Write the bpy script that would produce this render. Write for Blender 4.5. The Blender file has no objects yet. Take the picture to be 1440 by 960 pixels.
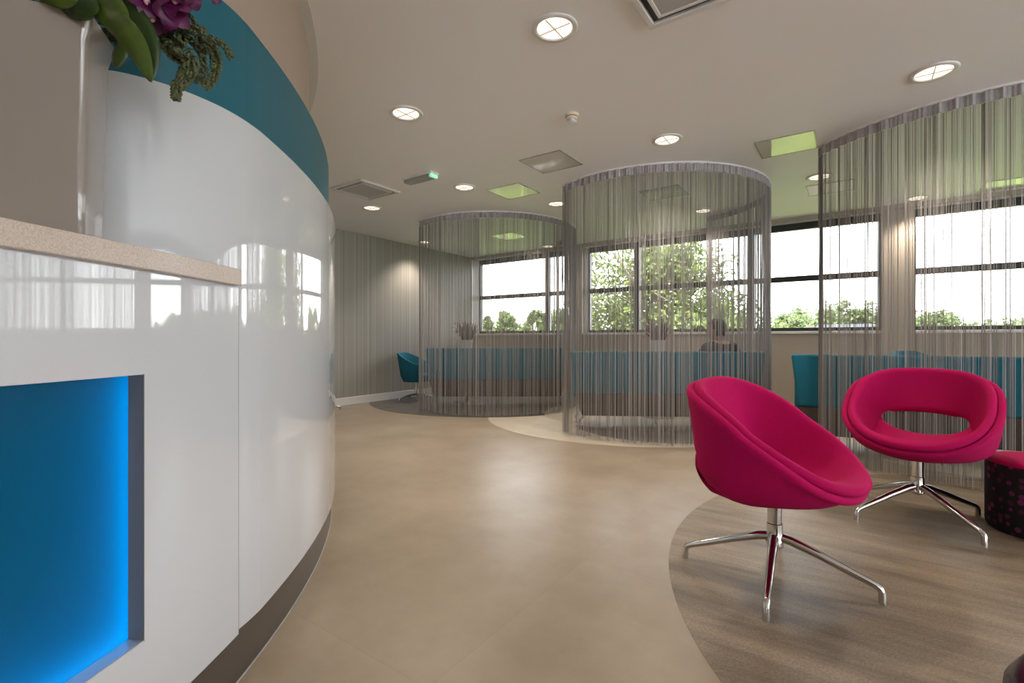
import bpy, bmesh, math, random
from mathutils import Vector, Matrix, noise
PI = math.pi
random.seed(7)
sc = bpy.context.scene
COL = sc.collection
R = math.radians
F = 685.0                      # focal length in pixels of a 1440 wide frame
CEIL = 2.62
U = Vector((0.8185, -0.5745, 0)); N = Vector((0.5745, 0.8185, 0)); ANG = math.atan2(U.y, U.x)
QW, QG = 7.5, 7.78             # window wall face and glazing distance

# ---------------------------------------------------------------- helpers
def sq(s, q, z=0.0): return U*s + N*q + Vector((0, 0, z))
def flr(px, py):
    Y = F/(py-476.0); return Vector(((px-720)/F*Y, Y, 0))
def cei(px, py):
    Y = F*(CEIL-1)/(476.0-py); return Vector(((px-720)/F*Y, Y, CEIL))
def at(px, py, Y): return Vector(((px-720)/F*Y, Y, 1+(476-py)/F*Y))

def link(o, parent=None):
    COL.objects.link(o)
    if parent: o.parent = parent
    return o
def thing(name, label, cat, loc=(0, 0, 0), rz=0, group=None, kind=None):
    o = bpy.data.objects.new(name, None); link(o)
    o.empty_display_size = .1
    o.location = loc; o.rotation_euler = (0, 0, rz)
    return tag(o, label, cat, group, kind)
def tag(o, label=None, cat=None, group=None, kind=None):
    if label: o['label'] = label
    if cat: o['category'] = cat
    if group: o['group'] = group
    if kind: o['kind'] = kind
    return o
def ob(name, bm, m, parent=None, smooth=False, loc=None, rz=None, world=None, bevel=0, angle=None):
    """bm -> one mesh object. world: shift world-space verts into the parent's space"""
    if world is not None:
        bmesh.ops.transform(bm, matrix=world.matrix_basis.inverted() if world.type else Matrix(), verts=bm.verts)
    me = bpy.data.meshes.new(name)
    bmesh.ops.recalc_face_normals(bm, faces=bm.faces)
    bm.to_mesh(me); bm.free()
    for x in (m if isinstance(m, (list, tuple)) else [m]): me.materials.append(x)
    o = bpy.data.objects.new(name, me); link(o, parent)
    if loc is not None: o.location = loc
    if rz is not None: o.rotation_euler[2] = rz
    if smooth:
        for p in me.polygons: p.use_smooth = True
        if angle: me.set_sharp_from_angle(angle=R(angle))
    if bevel:
        b = o.modifiers.new('bevel', 'BEVEL'); b.width = bevel; b.segments = 3; b.limit_method = 'ANGLE'; b.angle_limit = R(40)
    return o
def struct(name, bm, m, **k):
    return tag(ob(name, bm, m, **k), kind='structure')
def B(): return bmesh.new()
def box(bm, x0, x1, y0, y1, z0, z1, mi=0):
    v = [bm.verts.new((x, y, z)) for z in (z0, z1) for y in (y0, y1) for x in (x0, x1)]
    for f in ((0, 2, 3, 1), (4, 5, 7, 6), (0, 1, 5, 4), (2, 6, 7, 3), (0, 4, 6, 2), (1, 3, 7, 5)):
        bm.faces.new([v[i] for i in f]).material_index = mi
    return v
def prism(bm, pts, z0, z1):
    """plan polygon extruded upwards"""
    a = [bm.verts.new((p[0], p[1], z0)) for p in pts]; b = [bm.verts.new((p[0], p[1], z1)) for p in pts]
    n = len(pts)
    for i in range(n): bm.faces.new((a[i], a[(i+1) % n], b[(i+1) % n], b[i]))
    bm.faces.new(a[::-1]); bm.faces.new(b)
def wallstrip(bm, path, t, z0, z1):
    """path of plan points, thickened by t to its left side"""
    off = offset(path, t)
    n = len(path)
    rows = [[bm.verts.new((p[0], p[1], z)) for p in L] for (L, z) in ((path, z0), (path, z1), (off, z1), (off, z0))]
    for k in range(4):
        r0, r1 = rows[k], rows[(k+1) % 4]
        for i in range(n-1): bm.faces.new((r0[i], r0[i+1], r1[i+1], r1[i]))
    for i in (0, n-1): bm.faces.new([rows[k][i] for k in range(4)])
def offset(path, t):
    out = []
    for i, p in enumerate(path):
        a = Vector(path[max(0, i-1)][:2]); b = Vector(path[min(len(path)-1, i+1)][:2])
        d = (b-a).normalized(); nrm = Vector((-d.y, d.x))
        out.append((p[0]+nrm.x*t, p[1]+nrm.y*t))
    return out
def tube(bm, pts, rad, seg=10, cap=True, flat=1.0):
    """swept circle along points; rad number or list"""
    pts = [Vector(p) for p in pts]; n = len(pts)
    if not isinstance(rad, (list, tuple)): rad = [rad]*n
    rings = []; prev = None
    for i, p in enumerate(pts):
        d = (pts[min(n-1, i+1)]-pts[max(0, i-1)]).normalized()
        if prev is None:
            x = d.orthogonal().normalized()
            if abs(d.z) < .9: x = d.cross(Vector((0, 0, 1))).normalized()
        else:
            x = (prev-d*prev.dot(d)).normalized()
        prev = x; y = d.cross(x)
        rings.append([bm.verts.new(p+x*math.cos(2*PI*k/seg)*rad[i]+y*math.sin(2*PI*k/seg)*rad[i]*flat) for k in range(seg)])
    for a, b in zip(rings, rings[1:]):
        for k in range(seg): bm.faces.new((a[k], a[(k+1) % seg], b[(k+1) % seg], b[k]))
    if cap: bm.faces.new(rings[0][::-1]); bm.faces.new(rings[-1])
    return rings
def lathe(bm, prof, seg=32, c=(0, 0, 0), cap=True):
    rings = [[bm.verts.new((c[0]+r*math.cos(2*PI*k/seg), c[1]+r*math.sin(2*PI*k/seg), c[2]+z)) for k in range(seg)] for r, z in prof]
    for a, b in zip(rings, rings[1:]):
        for k in range(seg): bm.faces.new((a[k], a[(k+1) % seg], b[(k+1) % seg], b[k]))
    if cap:
        bm.faces.new(rings[0][::-1]); bm.faces.new(rings[-1])
def ball(bm, c, r, sub=1, sc3=(1, 1, 1), rot=None):
    m = Matrix.Translation(Vector(c)) @ (rot.to_4x4() if rot else Matrix()) @ Matrix.Diagonal((r*sc3[0], r*sc3[1], r*sc3[2], 1))
    bmesh.ops.create_icosphere(bm, subdivisions=sub, radius=1, matrix=m)

# ---------------------------------------------------------------- materials
MATS = {}
def new(name):
    m = bpy.data.materials.new(name); m.use_nodes = True
    nt = m.node_tree; return m, nt, nt.nodes['Principled BSDF']
def setp(b, **k):
    for a, v in k.items():
        a = a.replace('_', ' ')
        if isinstance(v, tuple) and len(v) == 3: v = (*v, 1)
        b.inputs[a].default_value = v
def mat(name, col, rough=.5, metal=0, var=0, scale=20, bump=0, bscale=200, **k):
    m, nt, b = new(name)
    setp(b, Base_Color=col, Roughness=rough, Metallic=metal, **k)
    tc = nt.nodes.new('ShaderNodeTexCoord')
    if var:
        n = nt.nodes.new('ShaderNodeTexNoise'); n.inputs['Scale'].default_value = scale; n.inputs['Detail'].default_value = 6
        nt.links.new(tc.outputs['Object'], n.inputs['Vector'])
        r = nt.nodes.new('ShaderNodeValToRGB')
        r.color_ramp.elements[0].position = .3; r.color_ramp.elements[1].position = .7
        r.color_ramp.elements[0].color = (*[c*(1-var) for c in col], 1)
        r.color_ramp.elements[1].color = (*[min(1, c*(1+var)) for c in col], 1)
        nt.links.new(n.outputs['Fac'], r.inputs['Fac']); nt.links.new(r.outputs['Color'], b.inputs['Base Color'])
    if bump:
        n = nt.nodes.new('ShaderNodeTexNoise'); n.inputs['Scale'].default_value = bscale; n.inputs['Detail'].default_value = 3
        nt.links.new(tc.outputs['Object'], n.inputs['Vector'])
        bp = nt.nodes.new('ShaderNodeBump'); bp.inputs['Strength'].default_value = bump; bp.inputs['Distance'].default_value = .002
        nt.links.new(n.outputs['Fac'], bp.inputs['Height']); nt.links.new(bp.outputs['Normal'], b.inputs['Normal'])
    return m
def emis(name, col, s):
    m, nt, b = new(name); setp(b, Base_Color=(.8, .8, .8)); b.inputs['Emission Color'].default_value = (*col, 1); b.inputs['Emission Strength'].default_value = s
    return m

M = {}
M['gloss'] = mat('white_gloss_laminate', (.56, .575, .60), .03, Coat_Weight=.6, Coat_Roughness=.02)
M['teal_wall'] = mat('teal_paint', (.0, .10, .145), .45, var=.05, scale=3)
M['beige_wall'] = mat('beige_paint', (.42, .32, .255), .6)
M['ceiling'] = mat('ceiling_paint', (.88, .865, .86), .5, bump=.03, bscale=40)
M['white'] = mat('white_paint', (.72, .71, .69), .35)
M['wallpaint'] = mat('warm_grey_paint', (.40, .345, .285), .6, bump=.05)
M['darkframe'] = mat('anthracite_frame', (.035, .035, .038), .4)
M['kick'] = mat('brushed_kick_plate', (.17, .15, .135), .3, metal=.75, bump=.03)
M['steel'] = mat('brushed_steel', (.13, .125, .12), .6, metal=0)
M['alu'] = mat('pale_aluminium', (.62, .64, .66), .35, metal=.6)
M['chrome'] = mat('polished_chrome', (.62, .61, .60), .12, metal=1)
M['stone'] = mat('speckled_stone', (.50, .41, .345), .25, var=.16, scale=300)
M['pink'] = mat('magenta_wool', (.40, .0, .078), .9, var=.04, scale=60, bump=.2, bscale=900, Specular_IOR_Level=.2)
M['teal'] = mat('teal_upholstery', (.002, .125, .19), .85, var=.07, scale=60, bump=.2, bscale=700)
M['taupe'] = mat('taupe_upholstery', (.062, .046, .038), .85, var=.08, scale=60, bump=.2, bscale=700)
M['pot'] = mat('grey_glazed_pot', (.55, .56, .56), .1)
M['vase'] = mat('glazed_white_ceramic', (.27, .235, .21), .1, Coat_Weight=.5)
M['leaf'] = mat('plant_leaf', (.045, .08, .008), .35, var=.35, scale=25)
M['leafd'] = mat('dark_plant_leaf', (.02, .045, .008), .4, var=.35, scale=25)
M['orchid'] = mat('purple_petals', (.085, .001, .055), .5, var=.4, scale=70)
M['orchidp'] = mat('pale_petal_throat', (.72, .42, .50), .5, var=.2, scale=80)
M['amar'] = mat('amaranth_buds', (.095, .11, .045), .8, var=.45, scale=150)
M['dry'] = mat('dried_stems', (.10, .055, .04), .8, var=.3, scale=40)
M['black'] = mat('black_plastic', (.02, .02, .022), .35)
M['plastic'] = mat('white_plastic', (.75, .75, .73), .3)
M['orange'] = mat('orange_band', (.65, .30, .03), .4)
M['greyp'] = mat('grey_diffuser', (.35, .37, .34), .25)
M['green'] = emis('lit_green_legend', (.02, .6, .25), .35)
M['lamp'] = emis('downlight_glass', (1, .86, .70), .48)
M['reflector'] = mat('downlight_reflector', (.72, .68, .62), .25, metal=.6)
M['led'] = emis('blue_led_strip', (.002, .72, 1.0), 7)
M['wood'] = mat('table_laminate', (.6, .57, .52), .35)
M['plum'] = mat('dark_plum_leather', (.02, .008, .022), .25, var=.3, scale=20)
M['skin'] = mat('skin', (.42, .22, .15), .55)
M['hair'] = mat('dark_brown_hair', (.03, .018, .013), .6, bump=.3, bscale=120)
M['cloth'] = mat('dark_knit_top', (.035, .03, .035), .9)
M['trouser'] = mat('dark_trousers', (.03, .03, .045), .9)
M['roof'] = mat('slate_roof', (.05, .052, .06), .7)
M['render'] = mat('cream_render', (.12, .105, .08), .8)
M['bounce_paving'] = mat('pale_bounce_paving', (.80, .81, .84), .9, var=.1, scale=2)  # kept very pale to throw daylight up at the ceiling
M['bark'] = mat('bark', (.16, .13, .10), .9, var=.3, scale=8)

# blue translucent niche glass
m, nt, b = new('blue_opal_acrylic'); nt.nodes.remove(b)
tl = nt.nodes.new('ShaderNodeBsdfTranslucent'); tl.inputs[0].default_value = (.0, .60, .88, 1)
df = nt.nodes.new('ShaderNodeBsdfDiffuse'); df.inputs[0].default_value = (.0, .13, .20, 1)
gl = nt.nodes.new('ShaderNodeBsdfGlossy'); gl.inputs['Roughness'].default_value = .25; gl.inputs[0].default_value = (.5, .5, .5, 1)
a1 = nt.nodes.new('ShaderNodeMixShader'); a1.inputs[0].default_value = .5
a2 = nt.nodes.new('ShaderNodeMixShader'); a2.inputs[0].default_value = .04
nt.links.new(df.outputs[0], a1.inputs[1]); nt.links.new(tl.outputs[0], a1.inputs[2])
nt.links.new(a1.outputs[0], a2.inputs[1]); nt.links.new(gl.outputs[0], a2.inputs[2])
nt.links.new(a2.outputs[0], nt.nodes['Material Output'].inputs[0]); M['opal'] = m
M['boxin'] = mat('light_box_lining', (.02, .16, .26), .7)

# window glass: clear pane with fresnel reflection
m, nt, b = new('window_glass'); nt.nodes.remove(b)
tr = nt.nodes.new('ShaderNodeBsdfTransparent'); tr.inputs[0].default_value = (.97, .98, .98, 1)
gl = nt.nodes.new('ShaderNodeBsdfGlossy'); gl.inputs['Roughness'].default_value = .01
fr = nt.nodes.new('ShaderNodeFresnel'); fr.inputs[0].default_value = 1.35
mx = nt.nodes.new('ShaderNodeMixShader')
nt.links.new(fr.outputs[0], mx.inputs[0]); nt.links.new(tr.outputs[0], mx.inputs[1]); nt.links.new(gl.outputs[0], mx.inputs[2])
nt.links.new(mx.outputs[0], nt.nodes['Material Output'].inputs[0]); M['glass'] = m

# mirror-like ceiling panels
M['mirror'] = mat('polished_panel', (.66, .63, .57), .04, IOR=2.2)

# striped wallpaper of the left wall (object x = along the wall)
def stripes(name, c0, c1, sx, axis=1, rough=.55):
    m, nt, b = new(name); setp(b, Roughness=rough)
    tc = nt.nodes.new('ShaderNodeTexCoord'); mp = nt.nodes.new('ShaderNodeMapping')
    s = [0.0, 0.0, 0.0]; s[axis] = sx
    mp.inputs['Scale'].default_value = s
    n = nt.nodes.new('ShaderNodeTexNoise'); n.inputs['Scale'].default_value = 1; n.inputs['Detail'].default_value = 5; n.inputs['Roughness'].default_value = .8
    r = nt.nodes.new('ShaderNodeValToRGB'); r.color_ramp.elements[0].position = .36; r.color_ramp.elements[1].position = .64
    r.color_ramp.elements[0].color = (*c0, 1); r.color_ramp.elements[1].color = (*c1, 1)
    nt.links.new(tc.outputs['Object'], mp.inputs[0]); nt.links.new(mp.outputs[0], n.inputs['Vector'])
    nt.links.new(n.outputs['Fac'], r.inputs[0]); nt.links.new(r.outputs[0], b.inputs['Base Color'])
    return m
M['stripe'] = stripes('striped_wallpaper', (.23, .212, .188), (.41, .39, .35), 24)

# floors
def vinyl(name, c0, c1, rough, sc=1.6, tile=None, stretch=(1, 1, 1), grain=0.0, rot=8):
    m, nt, b = new(name); setp(b, Roughness=rough)
    L = nt.links.new
    tc = nt.nodes.new('ShaderNodeTexCoord'); mp = nt.nodes.new('ShaderNodeMapping'); mp.inputs['Scale'].default_value = stretch
    mr0 = nt.nodes.new('ShaderNodeMapping'); mr0.inputs['Rotation'].default_value = (0, 0, R(rot))
    n = nt.nodes.new('ShaderNodeTexNoise'); n.inputs['Scale'].default_value = sc; n.inputs['Detail'].default_value = 9; n.inputs['Roughness'].default_value = .62
    r = nt.nodes.new('ShaderNodeValToRGB'); r.color_ramp.elements[0].position = .33; r.color_ramp.elements[1].position = .67
    r.color_ramp.elements[0].color = (*c0, 1); r.color_ramp.elements[1].color = (*c1, 1)
    L(tc.outputs['Object'], mr0.inputs[0]); L(mr0.outputs[0], mp.inputs[0]); L(mp.outputs[0], n.inputs['Vector']); L(n.outputs['Fac'], r.inputs[0])
    out = r.outputs[0]
    if tile:
        bk = nt.nodes.new('ShaderNodeTexBrick'); bk.inputs['Scale'].default_value = 1; bk.offset = 0
        bk.inputs['Brick Width'].default_value = tile; bk.inputs['Row Height'].default_value = tile; bk.inputs['Mortar Size'].default_value = .0018
        bk.inputs['Color1'].default_value = (1, 1, 1, 1); bk.inputs['Color2'].default_value = (.96, .96, .96, 1); bk.inputs['Mortar'].default_value = (.90, .88, .86, 1)
        m2 = nt.nodes.new('ShaderNodeMapping'); L(tc.outputs['Object'], m2.inputs[0]); L(m2.outputs[0], bk.inputs[0])
        mx = nt.nodes.new('ShaderNodeMixRGB'); mx.blend_type = 'MULTIPLY'; mx.inputs[0].default_value = 1
        L(out, mx.inputs[1]); L(bk.outputs[0], mx.inputs[2]); out = mx.outputs[0]
    if grain:
        n3 = nt.nodes.new('ShaderNodeTexNoise'); n3.inputs['Scale'].default_value = 130; n3.inputs['Detail'].default_value = 2
        L(tc.outputs['Object'], n3.inputs['Vector'])
        r3 = nt.nodes.new('ShaderNodeValToRGB'); r3.color_ramp.elements[0].position = .35; r3.color_ramp.elements[1].position = .65
        r3.color_ramp.elements[0].color = (1-grain, 1-grain, 1-grain, 1); r3.color_ramp.elements[1].color = (1, 1, 1, 1)
        L(n3.outputs['Fac'], r3.inputs[0])
        mx = nt.nodes.new('ShaderNodeMixRGB'); mx.blend_type = 'MULTIPLY'; mx.inputs[0].default_value = 1
        L(out, mx.inputs[1]); L(r3.outputs[0], mx.inputs[2]); out = mx.outputs[0]
    L(out, b.inputs['Base Color'])
    n2 = nt.nodes.new('ShaderNodeTexNoise'); n2.inputs['Scale'].default_value = 3; n2.inputs['Detail'].default_value = 4
    L(tc.outputs['Object'], n2.inputs['Vector'])
    mr = nt.nodes.new('ShaderNodeMapRange'); mr.inputs[3].default_value = rough-.05; mr.inputs[4].default_value = rough+.08
    L(n2.outputs['Fac'], mr.inputs[0]); L(mr.outputs[0], b.inputs['Roughness'])
    return m
M['sand'] = vinyl('sand_vinyl_tiles', (.28, .222, .157), (.375, .31, .232), .30, 1.8, tile=1.0)
M['cream'] = vinyl('cream_vinyl', (.45, .39, .31), (.54, .48, .39), .36, 2.5)
M['greyfloor'] = vinyl('dark_grey_vinyl', (.085, .078, .07), (.15, .138, .125), .4, 6)
M['woodfloor'] = vinyl('brown_streaked_vinyl', (.16, .118, .078), (.35, .27, .18), .42, 1.0, stretch=(1.3, 9, 1), grain=.30, rot=35)
M['beigefloor'] = vinyl('beige_vinyl', (.34, .285, .215), (.43, .37, .29), .36, 2.5)

# dotted pouf fabric
m, nt, b = new('dotted_fabric'); setp(b, Roughness=.9)
tc = nt.nodes.new('ShaderNodeTexCoord'); vo = nt.nodes.new('ShaderNodeTexVoronoi'); vo.inputs['Scale'].default_value = 24; vo.inputs['Randomness'].default_value = .55
r = nt.nodes.new('ShaderNodeValToRGB'); r.color_ramp.interpolation = 'CONSTANT'
r.color_ramp.elements[0].color = (1, 1, 1, 1); r.color_ramp.elements[1].position = .33; r.color_ramp.elements[1].color = (0, 0, 0, 1)
hs = nt.nodes.new('ShaderNodeSeparateColor'); rr = nt.nodes.new('ShaderNodeValToRGB')
rr.color_ramp.elements[0].color = (.012, .005, .010, 1); rr.color_ramp.elements[1].color = (.22, .02, .13, 1); rr.color_ramp.elements[0].position = .25
mx = nt.nodes.new('ShaderNodeMixRGB'); mx.inputs[1].default_value = (.007, .004, .008, 1)
L = nt.links.new
L(tc.outputs['Object'], vo.inputs['Vector']); L(vo.outputs['Distance'], r.inputs[0]); L(vo.outputs['Color'], hs.inputs[0]); L(hs.outputs[0], rr.inputs[0])
L(r.outputs[0], mx.inputs[0]); L(rr.outputs[0], mx.inputs[2]); L(mx.outputs[0], b.inputs['Base Color'])
M['dots'] = m

# string curtain thread: taupe, some threads lighter / darker by island
m, nt, b = new('curtain_thread'); setp(b, Roughness=.6)
g = nt.nodes.new('ShaderNodeNewGeometry'); r = nt.nodes.new('ShaderNodeValToRGB')
r.color_ramp.elements[0].color = (.27, .25, .24, 1); r.color_ramp.elements[1].color = (.66, .63, .615, 1)
nt.links.new(g.outputs['Random Per Island'], r.inputs[0]); nt.links.new(r.outputs[0], b.inputs['Base Color'])
tl = nt.nodes.new('ShaderNodeBsdfTranslucent'); nt.links.new(r.outputs[0], tl.inputs[0])
ms = nt.nodes.new('ShaderNodeMixShader'); ms.inputs[0].default_value = .3
nt.links.new(b.outputs[0], ms.inputs[1]); nt.links.new(tl.outputs[0], ms.inputs[2]); nt.links.new(ms.outputs[0], nt.nodes['Material Output'].inputs[0])
M['thread'] = m
M['tape'] = mat('curtain_header_tape', (.40, .38, .385), .8, var=.1, scale=30)

# foliage outside
def foliage(name, c0, c1):
    m, nt, b = new(name); setp(b, Roughness=.6)
    g = nt.nodes.new('ShaderNodeNewGeometry'); r = nt.nodes.new('ShaderNodeValToRGB')
    r.color_ramp.elements[0].color = (*c0, 1); r.color_ramp.elements[1].color = (*c1, 1)
    nt.links.new(g.outputs['Random Per Island'], r.inputs[0]); nt.links.new(r.outputs[0], b.inputs['Base Color'])
    tl = nt.nodes.new('ShaderNodeBsdfTranslucent'); nt.links.new(r.outputs[0], tl.inputs[0])
    ms = nt.nodes.new('ShaderNodeMixShader'); ms.inputs[0].default_value = .45
    nt.links.new(b.outputs[0], ms.inputs[1]); nt.links.new(tl.outputs[0], ms.inputs[2]); nt.links.new(ms.outputs[0], nt.nodes['Material Output'].inputs[0])
    return m
M['fol1'] = foliage('oak_leaves', (.05, .08, .016), (.21, .25, .055))
M['fol2'] = foliage('far_leaves', (.065, .10, .03), (.19, .235, .08))
M['grass'] = mat('lawn_grass', (.115, .155, .024), .9, var=.3, scale=.6)

# ---------------------------------------------------------------- room shell
SL, SR, QB = -6.26, 6.5, -4.2
bm = B(); box(bm, SL-.2, SR+.2, QB-.2, QG+.1, -.12, 0); struct('floor', bm, M['sand'], rz=ANG)
bm = B(); box(bm, SL-.2, SR+.2, QB-.2, QG+.25, CEIL, CEIL+.2); struct('ceiling', bm, M['ceiling'], rz=ANG)
bm = B(); box(bm, SL-.2, SL, QB, QG+.1, 0, CEIL); struct('wall_left', bm, M['stripe'], rz=ANG)
bm = B(); box(bm, SL, 3.7, QB-.2, QB, 0, CEIL); box(bm, 3.7, SR, QB-.2, QB, 0, .15); box(bm, 3.7, SR, QB-.2, QB, 2.50, CEIL); box(bm, SR-.4, SR, QB-.2, QB, .15, 2.50)
struct('wall_back', bm, M['wallpaint'], rz=ANG)
e = bpy.data.objects.new('window_7', None); link(e); e.rotation_euler[2] = ANG; e['kind'] = 'structure'; e.location = sq((3.3+SR)/2, QB-.12, .15); hw = (SR-.4-3.7)/2  # unseen back window, added to light the ceiling and counter
bm = B(); box(bm, -hw, hw, -.03, .03, 0, .06); box(bm, -hw, hw, -.03, .03, 2.29, 2.35)
for k in range(4): x = -hw+.03+k*(2*hw-.06)/3; box(bm, x-.03, x+.03, -.03, .03, .06, 2.29)
ob('window_frame', bm, M['darkframe'], e)
bm = B(); box(bm, -hw+.06, hw-.06, 0, .006, .06, 2.29); ob('pane', bm, M['glass'], e)
bm = B(); box(bm, SL, SL+.018, 2.3, QW, 0, .115); struct('baseboard_left', bm, M['white'], rz=ANG, bevel=.004)
bm = B(); box(bm, SL, SR, QW-.016, QW, 0, .115); struct('baseboard_window', bm, M['white'], rz=ANG, bevel=.004)
SILL = 1.10
bm = B(); box(bm, SL, SR, QW, QG+.1, 0, SILL-.035); struct('wall_window', bm, M['wallpaint'], rz=ANG)
# unseen right wall; its window bank is added to let in light
bm = B(); box(bm, SR, SR+.25, QB, QW+.3, 0, .15); box(bm, SR, SR+.25, QB, -3.4, .15, CEIL); box(bm, SR, SR+.25, 6.2, QW+.3, .15, CEIL)
box(bm, SR, SR+.25, 1.1, 1.5, .15, CEIL); box(bm, SR, SR+.25, -3.4, 6.2, 2.50, CEIL)
struct('wall_right', bm, M['wallpaint'], rz=ANG)
# pelmet and head trims
bm = B(); box(bm, SL, SR, QW-.02, QW+.02, CEIL-.05, CEIL); struct('trim_1', bm, M['wallpaint'], rz=ANG)
bm = B(); box(bm, SL, SR, QW+.02, QG-.05, CEIL-.035, CEIL); struct('trim_2', bm, M['white'], rz=ANG)
# pillars between the bays
pil = [(-4.05, -3.80), (.285, .594), (4.55, 4.86)]
for i, (a, c) in enumerate(pil):
    bm = B(); box(bm, a, c, QW, QG+.1, SILL-.035, CEIL-.05); struct('wall_pillar_%d' % (i+1), bm, M['wallpaint'], rz=ANG)
# windows: one per bay
bays = [(SL, -4.05, [-4.635]), (-3.80, .285, [-2.925, -1.215]), (.594, 4.55, [2.05, 3.4]), (4.86, SR, [])]
for i, (a, c, mul) in enumerate(bays):
    e = bpy.data.objects.new('window_%d' % (i+1), None); link(e); e.rotation_euler[2] = ANG; e['kind'] = 'structure'
    e.location = sq((a+c)/2, QG, SILL)
    x0, x1 = a-(a+c)/2, c-(a+c)/2; h = CEIL-.02-SILL
    bm = B()
    box(bm, x0, x1, -.03, .04, 0, .05); box(bm, x0, x1, -.03, .04, h-.10, h)
    box(bm, x0, x0+.025, -.03, .04, .05, h-.10); box(bm, x1-.025, x1, -.03, .04, .05, h-.10)
    ob('window_frame', bm, M['darkframe'], e)
    bm = B(); box(bm, x0+.025, x1-.025, -.025, .03, .69, .765); ob('transom', bm, M['darkframe'], e)
    for mx_ in mul:
        xm = mx_-(a+c)/2; bm = B(); box(bm, xm-.045, xm+.045, -.05, .04, .05, h-.10); ob('mullion', bm, M['darkframe'], e)
    xs = [x0+.025]+[k-(a+c)/2 for k in mul]+[x1-.025]
    for k in range(len(xs)-1):
        for z0, z1 in ((.05, .69), (.765, h-.10)):
            bm = B(); box(bm, xs[k]+(.045 if k else 0), xs[k+1]-(.045 if k < len(xs)-2 else 0), .0, .006, z0, z1); ob('pane', bm, M['glass'], e)
    bm = B(); box(bm, x0, x1, -(QG-QW)-.03, -.03, -.035, 0); ob('window_sill', bm, M['white'], e, bevel=.006)
# left reveal lining
bm = B(); box(bm, SL, SL+.012, QW, QG-.03, SILL, CEIL-.05); struct('trim_3', bm, M['white'], rz=ANG)
# added right wall windows, out of view, bringing in daylight
for i, (a, c) in enumerate(((-3.4, 1.1), (1.5, 6.2))):
    e = bpy.data.objects.new('window_%d' % (i+5), None); link(e); e.rotation_euler[2] = ANG; e['kind'] = 'structure'
    e.location = sq(SR+.15, (a+c)/2, .15); hw = (c-a)/2
    bm = B(); box(bm, -.03, .03, -hw, hw, 0, .06); box(bm, -.03, .03, -hw, hw, 2.27, 2.35)
    for y in (-hw, hw-.06): box(bm, -.03, .03, y, y+.06, .06, 2.27)
    for y in (-hw/3, hw/3): box(bm, -.03, .03, y-.04, y+.04, .06, 2.27)
    box(bm, -.03, .03, -hw, hw, 1.0, 1.07); ob('window_frame', bm, M['darkframe'], e)
    bm = B(); box(bm, .0, .006, -hw+.06, hw-.06, .06, 2.27); ob('pane', bm, M['glass'], e)

# floor inlays
def disc(name, c, rad, z, m, seg=160):
    bm = B(); pts = []
    for k in range(seg):
        a = 2*PI*k/seg; p = Vector((c[0]+rad*math.cos(a), c[1]+rad*math.sin(a), 0)); 
        q = p.dot(N); s = p.dot(U)
        if q > QW: p -= N*(q-QW)
        if s < SL: p -= U*(s-SL)
        pts.append((p.x, p.y))
    prism(bm, pts, -.002, z); struct(name, bm, m)
disc('floor_inlay_1', (1.465, 6.245), 1.77, .0010, M['cream'])
disc('floor_inlay_2', (-.368, 8.11), 1.93, .0020, M['greyfloor'])
disc('floor_inlay_3', (1.70, 5.60), .97, .0020, M['greyfloor'])
disc('floor_inlay_4', (1.60, 6.45), 1.17, .0030, M['beigefloor'])
disc('floor_inlay_5', (2.634, 1.56), 2.03, .0010, M['woodfloor'])
disc('floor_inlay_6', (4.0, 4.25), .98, .0015, M['cream'])

# ---------------------------------------------------------------- curved reception drum
DC = Vector((-4.82, 1.43))
def arc(rad, a0, a1, n=60): return [(DC.x+rad*math.cos(R(a0+(a1-a0)*k/n)), DC.y+rad*math.sin(R(a0+(a1-a0)*k/n))) for k in range(n+1)]
def hit(px, rad):
    a = (px-720)/F; A = 1+a*a; Bq = -2*(a*DC.x+DC.y); C = DC.x**2+DC.y**2-rad*rad
    t = (-Bq-math.sqrt(Bq*Bq-4*A*C))/(2*A); return Vector((a*t, t))
def hang(px, rad):
    p = hit(px, rad)-DC; return math.degrees(math.atan2(p.y, p.x))
def catmull(P, k=8):
    out = []
    for i in range(len(P)-1):
        p0 = Vector(P[max(0, i-1)]); p1 = Vector(P[i]); p2 = Vector(P[i+1]); p3 = Vector(P[min(len(P)-1, i+2)])
        for j in range(k):
            t = j/k; out.append(tuple(.5*((2*p1)+(p2-p0)*t+(2*p0-5*p1+4*p2-p3)*t*t+(3*p1-p0-3*p2+p3)*t**3)))
    out.append(tuple(P[-1])); return out
RW = 4.045
ret = [(-.7752, 1.50), (-.781, 1.43), (-.797, 1.355), (-.825, 1.29), (-.862, 1.232), (-.906, 1.19), (-.965, 1.158), (-1.10, 1.125), (-1.40, 1.09), (-2.0, 1.07), (-2.6, 1.07)]
tall = arc(RW, 74, 2, 90)+catmull(ret)       # runs from the far wall towards the camera; its inside lies to the right
RC = thing('reception_counter', 'large curved white gloss reception counter with pale stone top and glowing blue niche', 'counter', (-1.3, .9, 0))
def wob(name, bm, m, parent=RC, root=RC, **k):
    bmesh.ops.translate(bm, verts=bm.verts, vec=-Vector(root.location)); return ob(name, bm, m, parent, **k)
bm = B(); wallstrip(bm, tall, -.03, .163, 1.64); wob('tall_panel', bm, M['gloss'], smooth=True, angle=35, bevel=.003)
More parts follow.
